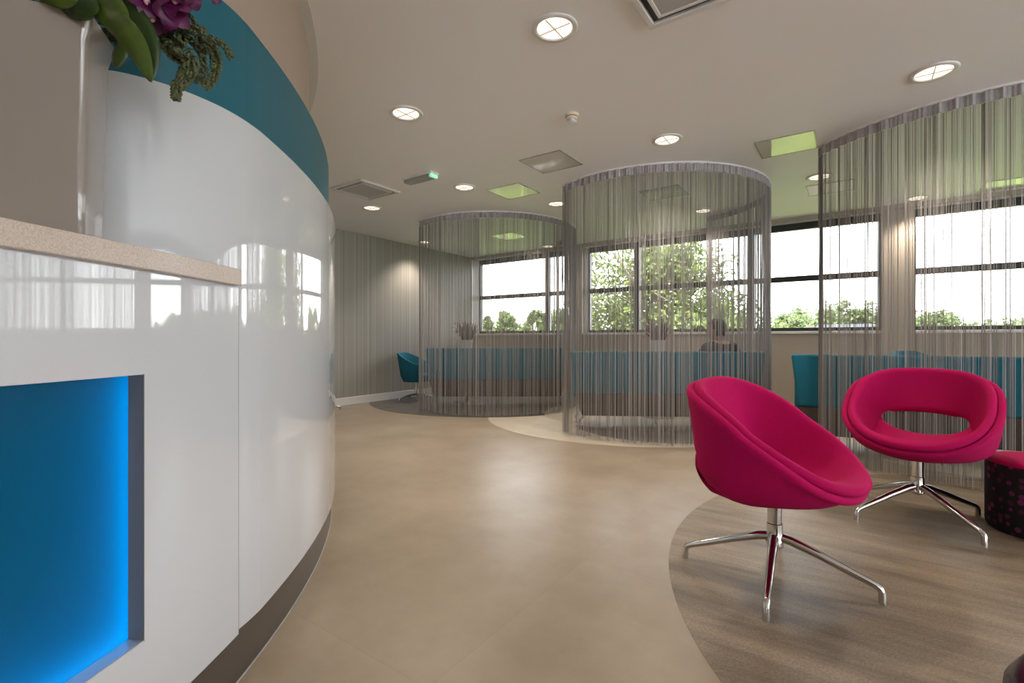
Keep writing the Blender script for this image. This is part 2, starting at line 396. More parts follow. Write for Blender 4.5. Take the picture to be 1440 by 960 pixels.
# dark seam edge of lower panel against the tall panel
A_S = hang(336.5, RW); A_E = -62
aN0, aN1 = hang(203, RW), -26.0
ZN0, ZN1 = .349, .923
A_S -= .05
angs = sorted(set([A_S, aN0, aN1, A_E]+[A_S+(A_E-A_S)*k/60 for k in range(61)]), reverse=True)
zs = [.163, ZN0, ZN1, 1.147]
bm = B()
def shellgrid(bm, angs, zs, r0, r1, skip=None):
    g = {}
    for i, a in enumerate(angs):
        for j, z in enumerate(zs):
            for k, r in enumerate((r0, r1)):
                g[i, j, k] = bm.verts.new((DC.x+r*math.cos(R(a)), DC.y+r*math.sin(R(a)), z))
    def solid(i, j): return 0 <= i < len(angs)-1 and 0 <= j < len(zs)-1 and not (skip and skip(.5*(angs[i]+angs[i+1]), .5*(zs[j]+zs[j+1])))
    for i in range(len(angs)-1):
        for j in range(len(zs)-1):
            if not solid(i, j): continue
            for k in (0, 1): bm.faces.new((g[i, j, k], g[i+1, j, k], g[i+1, j+1, k], g[i, j+1, k]))
            if not solid(i-1, j): bm.faces.new((g[i, j, 0], g[i, j+1, 0], g[i, j+1, 1], g[i, j, 1]))
            if not solid(i+1, j): bm.faces.new((g[i+1, j, 0], g[i+1, j+1, 0], g[i+1, j+1, 1], g[i+1, j, 1]))
            if not solid(i, j-1): bm.faces.new((g[i, j, 0], g[i+1, j, 0], g[i+1, j, 1], g[i, j, 1]))
            if not solid(i, j+1): bm.faces.new((g[i, j+1, 0], g[i+1, j+1, 0], g[i+1, j+1, 1], g[i, j+1, 1]))
shellgrid(bm, angs, zs, RW, RW-.018, lambda a, z: aN1 < a < aN0 and ZN0 < z < ZN1)
wob('lower_panel', bm, M['gloss'], smooth=True, angle=35)
bm = B(); shellgrid(bm, [A_S+.12, A_S-.06], [.163, 1.147], RW-.004, RW-.016); wob('seam', bm, M['darkframe'])
# carcass behind the panels, kick plate
bm = B(); wallstrip(bm, arc(4.022, 74, A_E, 120), -.02, .0, .163); wob('kick_plate', bm, M['kick'], smooth=True, angle=35)
bm = B(); wallstrip(bm, arc(4.0235, 74, A_E, 120), -.002, .0, .006); wob('floor_bead', bm, M['alu'], smooth=True, angle=35)
# stone counter top
bm = B(); pts = arc(4.068, hang(340, 4.068), A_E, 50)+arc(3.50, A_E, hang(340, 4.068), 50); prism(bm, pts, 1.147, 1.192)
wob('counter_top', bm, M['stone'], smooth=True, angle=35, bevel=.002)
# niche
bm = B(); shellgrid(bm, [aN0, aN0-.05*1], [ZN0, ZN1], RW-.018, RW-.036); 
def radial(bm, ang, r0, r1, z0, z1, dang):
    shellgrid(bm, [ang, ang+dang], [z0, z1], r0, r1)
bm.free(); bm = B(); radial(bm, aN0, RW+.0003, RW-.040, ZN0-.001, ZN1+.001, -.03); nj = wob('niche_jamb', bm, M['steel'])
bm = B(); shellgrid(bm, [aN0+(aN1-aN0)*k/14 for k in range(15)], [ZN0, ZN0+.002], RW+.0003, RW-.040); wob('niche_sill', bm, M['alu'])
bm = B(); shellgrid(bm, [aN0+(aN1-aN0)*k/14 for k in range(15)], [ZN0-.002, ZN1+.002], RW-.036, RW-.040); lb = wob('niche_glass', bm, M['opal'], smooth=True, angle=35)
# light box behind glass: lining + LED strips along right edge and bottom
bm = B(); AA = [aN0+(aN1-aN0)*k/14 for k in range(15)]
shellgrid(bm, AA, [ZN0-.03, ZN1+.03], RW-.12, RW-.125); shellgrid(bm, AA, [ZN0-.03, ZN0-.025], RW-.041, RW-.12); shellgrid(bm, AA, [ZN1+.025, ZN1+.03], RW-.041, RW-.12)
for a in (aN0+.35, aN1): shellgrid(bm, [a, a-.06], [ZN0-.03, ZN1+.03], RW-.041, RW-.12)
shellgrid(bm, [aN0+.35, aN0], [ZN0-.03, ZN1+.03], RW-.038, RW-.041)
wob('light_box', bm, M['boxin'])
bm = B(); shellgrid(bm, [aN0+.25, aN0+.05], [ZN0, ZN1], RW-.062, RW-.08); shellgrid(bm, AA, [ZN0-.020, ZN0-.006], RW-.062, RW-.08)
wob('led_strip', bm, M['led'])
# teal and beige rings of the drum wall
inner = offset(tall, -.038); bm = B(); wallstrip(bm, inner, -.10, 1.60, 1.965); struct('wall_drum_teal', bm, M['teal_wall'], smooth=True, angle=35)
inner2 = offset(tall, -.145); bm = B(); wallstrip(bm, inner2, -.03, 1.55, CEIL); struct('wall_drum_beige', bm, M['beige_wall'], smooth=True, angle=35)
bm = B(); wallstrip(bm, arc(3.95, 74, -20, 90), -.06, CEIL-.006, CEIL+.001); struct('trim_4', bm, M['white'], smooth=True, angle=35)

# ---------------------------------------------------------------- string curtains
def curtain(c, rad, a0, a1, label, seed, n):
    rnd = random.Random(seed)
    t = thing('string_curtain', label, 'curtain', (c[0], c[1], 0), group='circular string curtains round the seating booths')
    def P(a, r, z): return (r*math.cos(R(a)), r*math.sin(R(a)), z)
    steps = 90
    bm = B()
    for k in range(steps):
        x, y = a0+(a1-a0)*k/steps, a0+(a1-a0)*(k+1)/steps
        q = []
        for a in (x, y): q.append([bm.verts.new(P(a, rr, z)) for rr, z in ((rad-.012, CEIL-.014), (rad+.012, CEIL-.014), (rad+.012, CEIL), (rad-.012, CEIL))])
        for j in range(4): bm.faces.new((q[0][j], q[0][(j+1) % 4], q[1][(j+1) % 4], q[1][j]))
    bmesh.ops.remove_doubles(bm, verts=bm.verts, dist=1e-5)
    ob('curtain_track', bm, M['plastic'], t)
    # gathered header tape: wavy band
    bm = B(); K = int((a1-a0)*5); rows = []
    ph = rnd.random()*6
    wav = lambda a: .010*math.sin(R(a)*95+ph+2*math.sin(R(a)*11))+.004*math.sin(R(a)*310)
    for k in range(K+1):
        a = a0+(a1-a0)*k/K; r = rad+wav(a)
        rows.append([bm.verts.new(P(a, r, z)) for z in (CEIL-.014, CEIL-.085)])
    for x, y in zip(rows, rows[1:]): bm.faces.new((x[0], y[0], y[1], x[1]))
    o = ob('header_tape', bm, M['tape'], t); sm = o.modifiers.new('s', 'SOLIDIFY'); sm.thickness = .002
    # strings
    bm = B(); i = 0
    a = a0
    density = [rnd.random() for _ in range(400)]
    while i < n:
        u = rnd.random()
        # ends are bunched
        w = rnd.random()
        if w < .03: a = a0+abs(rnd.gauss(0, 2.2))
        elif w < .055: a = a1-abs(rnd.gauss(0, 2.2))
        else:
            a = a0+(a1-a0)*u
            kx = (u*170); dn = density[int(kx)]*(1-kx % 1)+density[int(kx)+1]*(kx % 1)
            if rnd.random() > .35+.65*dn: continue
        i += 1
        r = rad+wav(a)+rnd.uniform(-.006, .006); wd = rnd.choice((.0005, .0007, .0010, .0014))*(.8+.5*rnd.random())
        zb = .012+rnd.random()*.02
        sway = rnd.gauss(0, .12); dr = rnd.gauss(0, .004)
        zz = (CEIL-.09, 1.8, .9, zb)
        sec = []
        for j, z in enumerate(zz):
            f = j/3.0; aa = a+sway*f*f+(.05*rnd.gauss(0, 1) if j in (1, 2) else 0)*.4; r2 = r+dr*f
            cx, cy = r2*math.cos(R(aa)), r2*math.sin(R(aa))
            sec.append([bm.verts.new((cx+wd*math.cos(q+a), cy+wd*math.sin(q+a), z)) for q in (0, 2*PI/3, 4*PI/3)])
        for x, y in zip(sec, sec[1:]):
            for q in range(3): bm.faces.new((x[q], x[(q+1) % 3], y[(q+1) % 3], y[q]))
    o = ob('strings', bm, M['thread'], t); o['kind'] = 'stuff'
    return t
C1, C2, C3 = (-.274, 7.407), (1.628, 5.665), (3.94, 4.21)
curtain(C1, 1.23, 214.8, 395, 'taupe string curtain round the farthest seating booth, beside the striped wall', 1, 1500)
curtain(C2, 1.21, 205.5, 399, 'taupe string curtain round the middle booth where a person sits', 2, 1600)
curtain(C3, 1.36, 184, 385, 'taupe string curtain round the nearest booth, behind the magenta chairs', 3, 1900)

# ---------------------------------------------------------------- sofas
def rbox(bm, w0, w1, y0, y1, z0, z1, n=4):
    """box whose bottom half width is w0 and top half width w1"""
    v = [bm.verts.new(p) for p in ((-w0, y0, z0), (w0, y0, z0), (w0, y1, z0), (-w0, y1, z0), (-w1, y0, z1), (w1, y0, z1), (w1, y1, z1), (-w1, y1, z1))]
    for f in ((3, 2, 1, 0), (4, 5, 6, 7), (0, 1, 5, 4), (1, 2, 6, 5), (2, 3, 7, 6), (3, 0, 4, 7)): bm.faces.new([v[i] for i in f])
def sofa(p0, p1, label):
    p0, p1 = Vector(p0), Vector(p1); w = (p1-p0).length/2; mid = (p0+p1)/2; d = p1-p0
    t = thing('sofa', label, 'sofa', (mid.x, mid.y, 0), math.atan2(d.y, d.x), group='teal and taupe sofas with their backs to the room')
    bm = B(); rbox(bm, w-.05, w, 0, .085, .408, .863); ob('backrest', bm, M['teal'], t, bevel=.022, smooth=True)
    bm = B(); rbox(bm, w-.13, w-.06, .012, .075, .165, .410); ob('lower_back', bm, M['taupe'], t, bevel=.012, smooth=True)
    bm = B(); rbox(bm, w-.13, w-.10, .075, .60, .165, .33); ob('seat_base', bm, M['taupe'], t, bevel=.012, smooth=True)
    for sgn in (-1, 1):
        bm = B(); x0, x1 = (0.003, w-.09) if sgn > 0 else (-w+.09, -.003); box(bm, x0, x1, .086, .63, .33, .43); ob('seat_cushion', bm, M['teal'], t, bevel=.025, smooth=True)
    for sgn in (-1, 1):
        bm = B(); x = sgn*(w-.035); box(bm, min(x, x-sgn*.07), max(x, x-sgn*.07), .085, .36, .36, .62); ob('armrest', bm, M['teal'], t, bevel=.02, smooth=True)
    for x in (-w+.14, 0, w-.14):
        for y in (.06, .52):
            bm = B(); s = -1 if x < 0 else 1
            if x == 0: pts = [(0, y, .17), (0, y, .012)]
            else: pts = [(x-s*.02, y, .17), (x+s*.035, y, .105), (x+s*.045, y, .085), (x+s*.045, y, .012)]
            tube(bm, pts, .011, 10); lathe(bm, [(.016, 0), (.018, .004), (.016, .014), (.01, .018)], 12, (pts[-1][0], y, 0))
            ob('leg', bm, M['chrome'], t, smooth=True, angle=50)
    return t
sofa((-1.257, 7.0), (.84, 7.02), 'teal and taupe sofa in the farthest booth by the striped wall, seen from behind')
sofa((.63, 5.27), (2.68, 5.13), 'teal and taupe sofa in the middle booth, back to us, seated person on it')
sofa((2.46, 4.29), (4.30, 3.30), 'teal and taupe sofa in the nearest booth, behind the two magenta chairs')

# tub chairs
def tubchair(loc, rz, label, base=True, group='teal tub chairs in the booths', h=.77, arm=.60, k_=1, ll=.288):
    t = thing('tub_chair', label, 'chair', loc, rz, group=group)    # local +x is the front
    bm = B(); K = 40; outer, inn = [], []
    rows = []
    for k in range(K+1):
        a = R(52+(308-52)*k/K); f = abs(a-PI)/R(128); zt = h-(h-arm)*min(1, max(0, (f-.25)/.6))**1.2
        row = []
        for (rr, z) in ((.20, .30), (.245, .40), (.30, zt-.02), (.295, zt), (.265, zt), (.255, zt-.02), (.215, .42), (.18, .34)):
            row.append(bm.verts.new((k_*rr*1.02*math.cos(a), k_*rr*1.02*math.sin(a), z)))
        rows.append(row)
    for x, y in zip(rows, rows[1:]):
        for j in range(8): bm.faces.new((x[j], x[(j+1) % 8], y[(j+1) % 8], y[j]))
    bm.faces.new(rows[0]); bm.faces.new(rows[-1][::-1])
    ob('shell', bm, M['teal'], t, smooth=True, angle=50, bevel=.004)
    bm = B(); pts = [(.235*math.cos(2*PI*k/36)*1.05+.02, .235*math.sin(2*PI*k/36), 0) for k in range(36)]
    lathe(bm, [(k_*r_, z_) for r_, z_ in ((.15, .30), (.205, .315), (.225, .36), (.225, .40), (.205, .425), (.05, .43))], 36, (.02*k_, 0, 0)); ob('seat', bm, M['teal'], t, smooth=True, angle=60)
    bm = B(); tube(bm, [(0, 0, .31), (0, 0, .06)], .022, 16); ob('pole', bm, M['chrome'], t, smooth=True, angle=50)
    for k in range(4):
        a = PI/4+k*PI/2; bm = B(); d = Vector((math.cos(a), math.sin(a), 0))
        tube(bm, [d*.012+Vector((0, 0, .09)), d*.15+Vector((0, 0, .07)), d*(ll-.018)+Vector((0, 0, .04)), d*(ll-.003)+Vector((0, 0, .03)), d*ll+Vector((0, 0, 0.0))], [.018, .015, .012, .012, .012], 10); ob('leg', bm, M['chrome'], t, smooth=True, angle=50)
    return t
tubchair((-1.57, 7.98, 0), R(-12), 'teal tub chair standing by the striped wall, left of the farthest booth')
tubchair((4.25, 4.98, 0), R(-75), 'teal tub chair inside the nearest booth, only its top edge above the sofa', h=.87, arm=.70)
tubchair((-2.59, 6.643, 0), R(10), 'small tub chair behind the reception drum, one chrome foot showing', group='teal tub chairs in the booths', h=.78, arm=.64, k_=.64, ll=.29)

# tables with pots
def booth_table(loc, lab, plab):
    t = thing('side_table', lab, 'table', loc, group='round tables in the booths')
    bm = B(); lathe(bm, [(.30, .705), (.325, .71), (.33, .72), (.325, .73), (.05, .73)], 48); ob('table_top', bm, M['wood'], t, smooth=True, angle=40)
    bm = B(); lathe(bm, [(.21, 0), (.21, .008), (.05, .02), (.028, .05), (.028, .65), (.06, .705)], 32); ob('pedestal', bm, M['chrome'], t, smooth=True, angle=40)
    rnd = random.Random(int(loc[0]*100))
    p = thing('potted_plant', plab, 'plant', (loc[0], loc[1], .7305), group='dried arrangements in grey pots')
    bm = B(); lathe(bm, [(.072, 0), (.08, .01), (.095, .24), (.10, .25), (.09, .25), (.085, .235), (.02, .235)], 32); ob('pot', bm, M['pot'], p, smooth=True, angle=40)
    bm = B()
    for k in range(95):
        a = rnd.random()*2*PI; r0 = rnd.random()*.07; sp = rnd.random(); r1 = .05+.16*sp; hh = .40+.16*rnd.random()-.05*sp
        d = Vector((math.cos(a), math.sin(a), 0))
        tube(bm, [d*r0+Vector((0, 0, .22)), d*(r0*.4+r1*.5)+Vector((0, 0, .22+(hh-.22)*.6)), d*r1+Vector((rnd.gauss(0, .01), rnd.gauss(0, .01), hh+.02))], [.003, .011, .002], 5)
    ob('dried_stems', bm, M['dry'], p, smooth=True)
    bm = B()
    for k in range(60):
        a = rnd.random()*2*PI; r1 = .13+.09*rnd.random(); z = .27+.25*rnd.random()
        c = Vector((r1*math.cos(a), r1*math.sin(a), z)); leafblade(bm, c, Vector((math.cos(a), math.sin(a), rnd.uniform(-.3, .8))), .05, .018, rnd)
    ob('leaves', bm, M['leaf'], p)
def leafblade(bm, base, d, ln, w, rnd, curl=.25, seg=5):
    d = d.normalized(); side = d.cross(Vector((0, 0, 1)));
    if side.length < .01: side = Vector((1, 0, 0))
    side.normalize(); side = (side+Vector((rnd.gauss(0, .3), rnd.gauss(0, .3), rnd.gauss(0, .3)))).normalized(); nrm = d.cross(side).normalized()
    rows = []
    for i in range(seg+1):
        f = i/seg; c = base+d*ln*f-Vector((0, 0, 1))*curl*ln*f*f; ww = w*math.sin(PI*min(1, .08+f*.92))**.8*(1-.2*f)
        rows.append([bm.verts.new(c-side*ww), bm.verts.new(c+nrm*ww*.25*(-1)), bm.verts.new(c+side*ww)])
    for x, y in zip(rows, rows[1:]):
        for j in range(2): bm.faces.new((x[j], x[j+1], y[j+1], y[j]))
booth_table((-.72, 7.75, 0), 'pale round pedestal table hidden behind the farthest sofa', 'spiky brown arrangement in grey pot above the farthest sofa')
booth_table((1.86, 6.22, 0), 'pale round pedestal table hidden behind the middle sofa', 'spiky brown arrangement in grey pot above the middle sofa, left of the person')

# ---------------------------------------------------------------- magenta ring chairs
def ringchair(loc, face, legrot, label):
    """face: heading of the chair's front in the plan"""
    t = thing('swivel_chair', label, 'chair', loc, 0, group='magenta ring-shaped swivel chairs')
    rot = Matrix.Rotation(face-PI/2, 4, 'Z')
    TH, V = 96, 22
    def sgp(x, p): return math.copysign(abs(x)**p, x)
    def S(th, v):
        c, s = math.cos(th), math.sin(th)
        ox = .276*sgp(s, .62 if c > 0 else .9); oy = -.262*sgp(c, .8) if c > 0 else -.292*sgp(c, .95)
        oz = .634+.176*sgp(c, .68 if c > 0 else .92)
        O = Vector((ox, oy+.02, oz))
        ix = .198*s; iy = -.172-.018*c; iz = .524+.072*c-.0*abs(s)
        I = Vector((ix, iy, iz))
        p = O.lerp(I, v)
        b = math.sin(PI*min(1, max(0, v)))
        back = max(0, c); front = max(0, -c); side = 1-abs(c)
        p += Vector((ox*.0*side, -.006*back, -.035*front-.13*side**1.2-.02*back*0))*b
        # rolled lip of the seat
        if front > 0: p.z += front*.028*math.exp(-((v-.12)/.10)**2)
        return p
    grid = [[S(2*PI*i/TH, j/V) for j in range(V+1)] for i in range(TH)]
    nor = []
    for i in range(TH):
        row = []
        for j in range(V+1):
            du = grid[(i+1) % TH][j]-grid[i-1][j]; dv = grid[i][min(V, j+1)]-grid[i][max(0, j-1)]
            n = du.cross(dv).normalized(); row.append(n)
        nor.append(row)
    # orient normals towards the sitter
    ctr = Vector((0, .12, .85))
    flip = 1 if (ctr-grid[0][V//2]).dot(nor[0][V//2]) > 0 else -1
    nor = [[n*flip for n in r] for r in nor]
    def layer(name, d0, d1, inset, m):
        bm = B(); loops = []
        for i in range(TH):
            lp = []
            r = (d1-d0)/2; mid = (d0+d1)/2
            for j in range(V+1): lp.append(grid[i][j]-nor[i][j]*d0)
            e = (grid[i][V]-grid[i][V-1]).normalized()
            for q in (45, 90, 135): lp.append(grid[i][V]-nor[i][V]*(mid-r*math.cos(R(q)))+e*r*math.sin(R(q))*.9)
            for j in range(V, -1, -1):
                v_ = j/V; ex = (.060*v_*v_*min(1, max(0, .25-math.cos(2*PI*i/TH))/.8)) if d1 > .05 else 0
                lp.append(grid[i][j]-nor[i][j]*d1-Vector((0, 0, ex)))
            e = (grid[i][0]-grid[i][1]).normalized()
            for q in (135, 90, 45): lp.append(grid[i][0]-nor[i][0]*(mid-r*math.cos(R(q)))+e*(r*math.sin(R(q))+inset))
            loops.append([bm.verts.new(p) for p in lp])
        L_ = len(loops[0])
        for i in range(TH):
            a, b_ = loops[i], loops[(i+1) % TH]
            for j in range(L_): bm.faces.new((a[j], a[(j+1) % L_], b_[(j+1) % L_], b_[j]))
        bmesh.ops.smooth_vert(bm, verts=bm.verts, factor=.5, use_axis_x=True, use_axis_y=True, use_axis_z=True)
        bmesh.ops.transform(bm, matrix=rot, verts=bm.verts)
        return ob(name, bm, m, t, smooth=True)
    layer('cushion', 0, .042, .0, M['pink'])
    layer('outer_shell', .040, .074, -.004, M['pink'])
    bm = B(); tube(bm, [rot @ Vector((0, -.0, .36)), rot @ Vector((0, 0, .385))], [.09, .10], 28); ob('mounting_plate', bm, M['steel'], t, smooth=True, angle=50)
    bm = B(); lathe(bm, [(.027, .36), (.027, .235), (.031, .233), (.031, .17), (.034, .165), (.034, .145), (.02, .135)], 28); ob('pole', bm, M['chrome'], t, smooth=True, angle=50)
    for k in range(4):
        a = legrot+k*PI/2; d = Vector((math.cos(a), math.sin(a), 0)); z = Vector((0, 0, 1)); bm = B()
        pts = [d*.015+z*.178, d*.06+z*.170, d*.16+z*.135, d*.26+z*.095, d*.335+z*.066, d*.352+z*.056, d*.358+z*.042, d*.360+z*.0]
        tube(bm, pts, [.019, .019, .0165, .0145, .013, .0125, .0125, .0135], 14); ob('leg', bm, M['chrome'], t, smooth=True, angle=60)
    return t
ringchair((1.094, 2.03, 0), R(-49), R(-32.5), 'nearer magenta swivel chair seen from its side, left of the other')
ringchair((2.262, 2.715, 0), R(222), R(3.8), 'farther magenta swivel chair facing the viewer with oval back opening, beside the dotted pouf')

# pouf
def pouf(loc, rad, h, label, m_side, m_top):
    t = thing('pouf', label, 'pouf', loc)
    bm = B(); lathe(bm, [(rad-.02, 0), (rad-.004, .012), (rad, .03), (rad, h-.03), (rad-.003, h-.02)], 64); ob('side_cover', bm, m_side, t, smooth=True, angle=60)
    bm = B(); lathe(bm, [(rad-.003, h-.02), (rad-.008, h-.008), (rad-.022, h), (.15, h+.006), (.02, h+.008)], 64); ob('top_pad', bm, m_top, t, smooth=True, angle=60)
pouf((2.765, 2.50, 0), .245, .372, 'cylindrical pouf with magenta top and black dotted sides at the right edge', M['dots'], M['pink'])
bm = B()
for k in range(40): pass
lathe(bm, [(.12, 0), (.20, .01), (.235, .06), (.245, .20), (.235, .31), (.205, .36), (.15, .383), (.03, .388)], 48)
tag(ob('leather_pouf', bm, M['plum'], smooth=True, loc=(1.165, .825, 0)), 'dark plum rounded leather pouf cut off at the bottom right corner', 'pouf')

# ---------------------------------------------------------------- vase with flowers on the counter
FR = Vector((-.823, .95)); w1 = Vector((-.92, -.39)); w2 = Vector((-.43, .903))
vb, zt = 1.192, 1.632
VW, VD = .25, .13
cen = FR+w1*VW/2+w2*VD/2
V_ = thing('flower_vase', 'tall square white glazed vase on the stone counter top', 'vase', (cen.x, cen.y, vb), math.atan2(-w1.y, -w1.x))
bm = B()
def rr_ring(hw, hd, r, z, n=6):
    pts = []
    for cx, cy, a0 in ((hw-r, hd-r, 0), (-hw+r, hd-r, 90), (-hw+r, -hd+r, 180), (hw-r, -hd+r, 270)):
        for k in range(n+1): a = R(a0+90*k/n); pts.append((cx+r*math.cos(a), cy+r*math.sin(a), z))
    return pts
H = zt-vb
prof = [(-.014, 0, .008), (-.012, .004, .010), (-.010, .10, .012), (-.004, H-.05, .012), (.004, H-.02, .014), (.006, H, .014), (-.004, H, .010), (-.010, H-.05, .008), (-.02, .02, .008)]
rings = [[bm.verts.new(p) for p in rr_ring(VW/2+o, VD/2+o, r, z)] for o, z, r in prof]
for a, b_ in zip(rings, rings[1:]):
    for k in range(len(a)): bm.faces.new((a[k], a[(k+1) % len(a)], b_[(k+1) % len(a)], b_[k]))
bm.faces.new(rings[0][::-1]); bm.faces.new(rings[-1])
ob('vase_body', bm, M['vase'], V_, smooth=True, angle=50)

FL = thing('flower_arrangement', 'purple orchids, broad leaves and hanging green amaranth spilling out of the vase', 'flowers', (cen.x, cen.y, zt-.10))
rnd = random.Random(11)
def fw(name, bm, m, **k): return wob(name, bm, m, FL, FL, **k)
def curve(pts, n=14): return [Vector(p) for p in catmull3(pts, n)]
def catmull3(P, k=8):
    P = [Vector(p) for p in P]; out = []
    for i in range(len(P)-1):
        p0 = P[max(0, i-1)]; p1 = P[i]; p2 = P[i+1]; p3 = P[min(len(P)-1, i+2)]
        for j in range(k):
            t = j/k; out.append(.5*((2*p1)+(p2-p0)*t+(2*p0-5*p1+4*p2-p3)*t*t+(3*p1-p0-3*p2+p3)*t**3))
    out.append(P[-1]); return out
def tassel(pts, r0, r1, dens):
    """strand of small curled buds along a path"""
    bm = B(); c = curve(pts, 10); n = len(c)
    tube(bm, c, [.0022]*n, 6)
    L_ = sum((c[i+1]-c[i]).length for i in range(n-1)); cnt = int(L_*dens)
    for k in range(cnt):
        f = rnd.random(); x = f*(n-1); i = min(n-2, int(x)); p = c[i].lerp(c[i+1], x-i); rad = r0+(r1-r0)*f
        d = Vector((rnd.gauss(0, 1), rnd.gauss(0, 1), rnd.gauss(0, 1))).normalized(); ax = (c[i+1]-c[i]).normalized(); d = (d-ax*d.dot(ax)).normalized()
        q = p+d*rad; e = q+ax*rad*.7+d*rad*.3
        tube(bm, [p, q, e, e-d*rad*.5+ax*rad*.3], [.0012, .0026, .0028, .0008], 5)
    return bm
Yf = 1.06
tp = lambda px, py, Y=Yf: at(px, py, Y)
strands = [
 ([tp(168, 40), tp(205, 38), tp(245, 34, 1.04), tp(285, 48, 1.03), tp(315, 65, 1.02), tp(324, 80, 1.02)], .0085, .004),
 ([tp(200, 35), tp(232, 45), tp(258, 72, 1.03), tp(268, 92, 1.02), tp(258, 112, 1.02), tp(250, 122, 1.02), tp(247, 138, 1.02)], .016, .006),
 ([tp(210, 30), tp(245, 42), tp(278, 58), tp(300, 72), tp(304, 92), tp(298, 112), tp(289, 122)], .012, .006),
 ([tp(215, 45), tp(236, 62), tp(250, 75), tp(262, 88), tp(259, 104)], .013, .008),
 ([tp(238, 55), tp(270, 60), tp(285, 78), tp(287, 96), tp(282, 110), tp(274, 113)], .007, .004),
 ([tp(150, 45), tp(168, 56), tp(182, 68), tp(190, 76)], .012, .006),
 ([tp(210, 60), tp(232, 70), tp(246, 80), tp(252, 84)], .009, .005),
 ([tp(240, 35), tp(266, 22), tp(275, 34), tp(290, 42)], .003, .002),
]
for pts, r0, r1 in strands: fw('amaranth_strand', tassel(pts, r0, r1, 900 if r0 > .01 else 750), M['amar'], smooth=True)
def bigleaf(pts, w, m, fold=.25):
    bm = B(); c = curve(pts, 6); n = len(c); rows = []
    view = Vector((0, 1, 0))
    for i, p in enumerate(c):
        f = i/(n-1); d = (c[min(n-1, i+1)]-c[max(0, i-1)]).normalized(); s = d.cross(view).normalized(); nn = s.cross(d)
        ww = w*(math.sin(PI*min(1, .10+.90*f))**.75); 
        rows.append([bm.verts.new(p-s*ww+nn*ww*fold), bm.verts.new(p-s*ww*.5+nn*ww*fold*.3), bm.verts.new(p), bm.verts.new(p+s*ww*.5+nn*ww*fold*.3), bm.verts.new(p+s*ww+nn*ww*fold)])
    for x, y in zip(rows, rows[1:]):
        for j in range(4): bm.faces.new((x[j], x[j+1], y[j+1], y[j]))
    o = fw('leaf', bm, m, smooth=True); sm = o.modifiers.new('s', 'SOLIDIFY'); sm.thickness = .0008; return o
bigleaf([tp(112, -14, .93), tp(140, 12, .93), tp(170, 38, .92), tp(188, 62, .92), tp(202, 90, .92), tp(213, 116, .92)], .023, M['leaf'])
bigleaf([tp(175, -5, .98), tp(195, 30, .98), tp(207, 62, .98), tp(210, 92, .98), tp(213, 112, .98)], .022, M['leafd'])
bigleaf([tp(70, -40, .92), tp(95, -6, .92), tp(120, 10, .92), tp(135, 20, .92)], .030, M['leafd'])
bigleaf([tp(100, -30, .93), tp(130, -8, .93), tp(160, 16, .93), tp(178, 36, .93)], .028, M['leaf'])
bigleaf([tp(172, 60, 1.0), tp(166, 76, 1.0), tp(162, 96, 1.0)], .016, M['leaf'])
bigleaf([tp(40, -30, .9), tp(80, -14, .9), tp(110, 0, .9)], .03, M['leaf'])
def bloom(c, r, face, k):
    bm = B(); face = face.normalized(); a = face.orthogonal().normalized(); b_ = face.cross(a)
    for i in range(5):
        an = 2*PI*i/5+k; d = a*math.cos(an)+b_*math.sin(an); s = face.cross(d); rows = []
        for j in range(7):
            f = j/6; p = c+d*r*(.08+f)+face*r*(.30*math.sin(f*2.2)-.18*f*f); ww = r*.50*math.sin(PI*(.08+.88*f))**.7
            rows.append([bm.verts.new(p-s*ww+face*ww*.25), bm.verts.new(p), bm.verts.new(p+s*ww+face*ww*.25)])
        for x, y in zip(rows, rows[1:]):
            for q in range(2): bm.faces.new((x[q], x[q+1], y[q+1], y[q]))
    o = fw('orchid_bloom', bm, M['orchid'], smooth=True)
    bm = B(); ball(bm, c+face*r*.25, r*.20, 2, (1, 1, 1.4)); fw_ = wob('throat', bm, M['orchidp'], o, FL, smooth=True)
blooms = [(165, -4), (186, 10), (182, 22), (205, 3), (215, 22), (228, 10), (243, 18), (250, 4), (236, -8), (214, -14), (190, -14), (262, -12), (176, 6), (270, -4, .018), (303, -3, .011)]
for i, b_ in enumerate(blooms):
    c = tp(b_[0], b_[1], .985+.03*rnd.random()); r = b_[2] if len(b_) > 2 else .030+.006*rnd.random()
    bloom(c, r, Vector((.25+rnd.gauss(0, .45), -.9, -.25+rnd.gauss(0, .45))), rnd.random()*6)
bm = B()
for i, b_ in enumerate(blooms):
    e = tp(b_[0], b_[1], 1.01); tube(bm, curve([Vector((cen.x+rnd.gauss(0, .02), cen.y, zt-.09)), Vector((cen.x*.6+e.x*.4, cen.y, zt+.10)), e], 5), .0022, 6)
for s in ((168, 40), (200, 35), (215, 30), (150, 45), (112, -14), (175, -5), (70, -40)):
    e = tp(*s, 1.04); tube(bm, curve([Vector((cen.x+rnd.gauss(0, .02), cen.y, zt-.09)), Vector((cen.x, cen.y+.01, zt+.02)), e], 5), .0025, 6)
fw('stems', bm, M['leafd'], smooth=True)

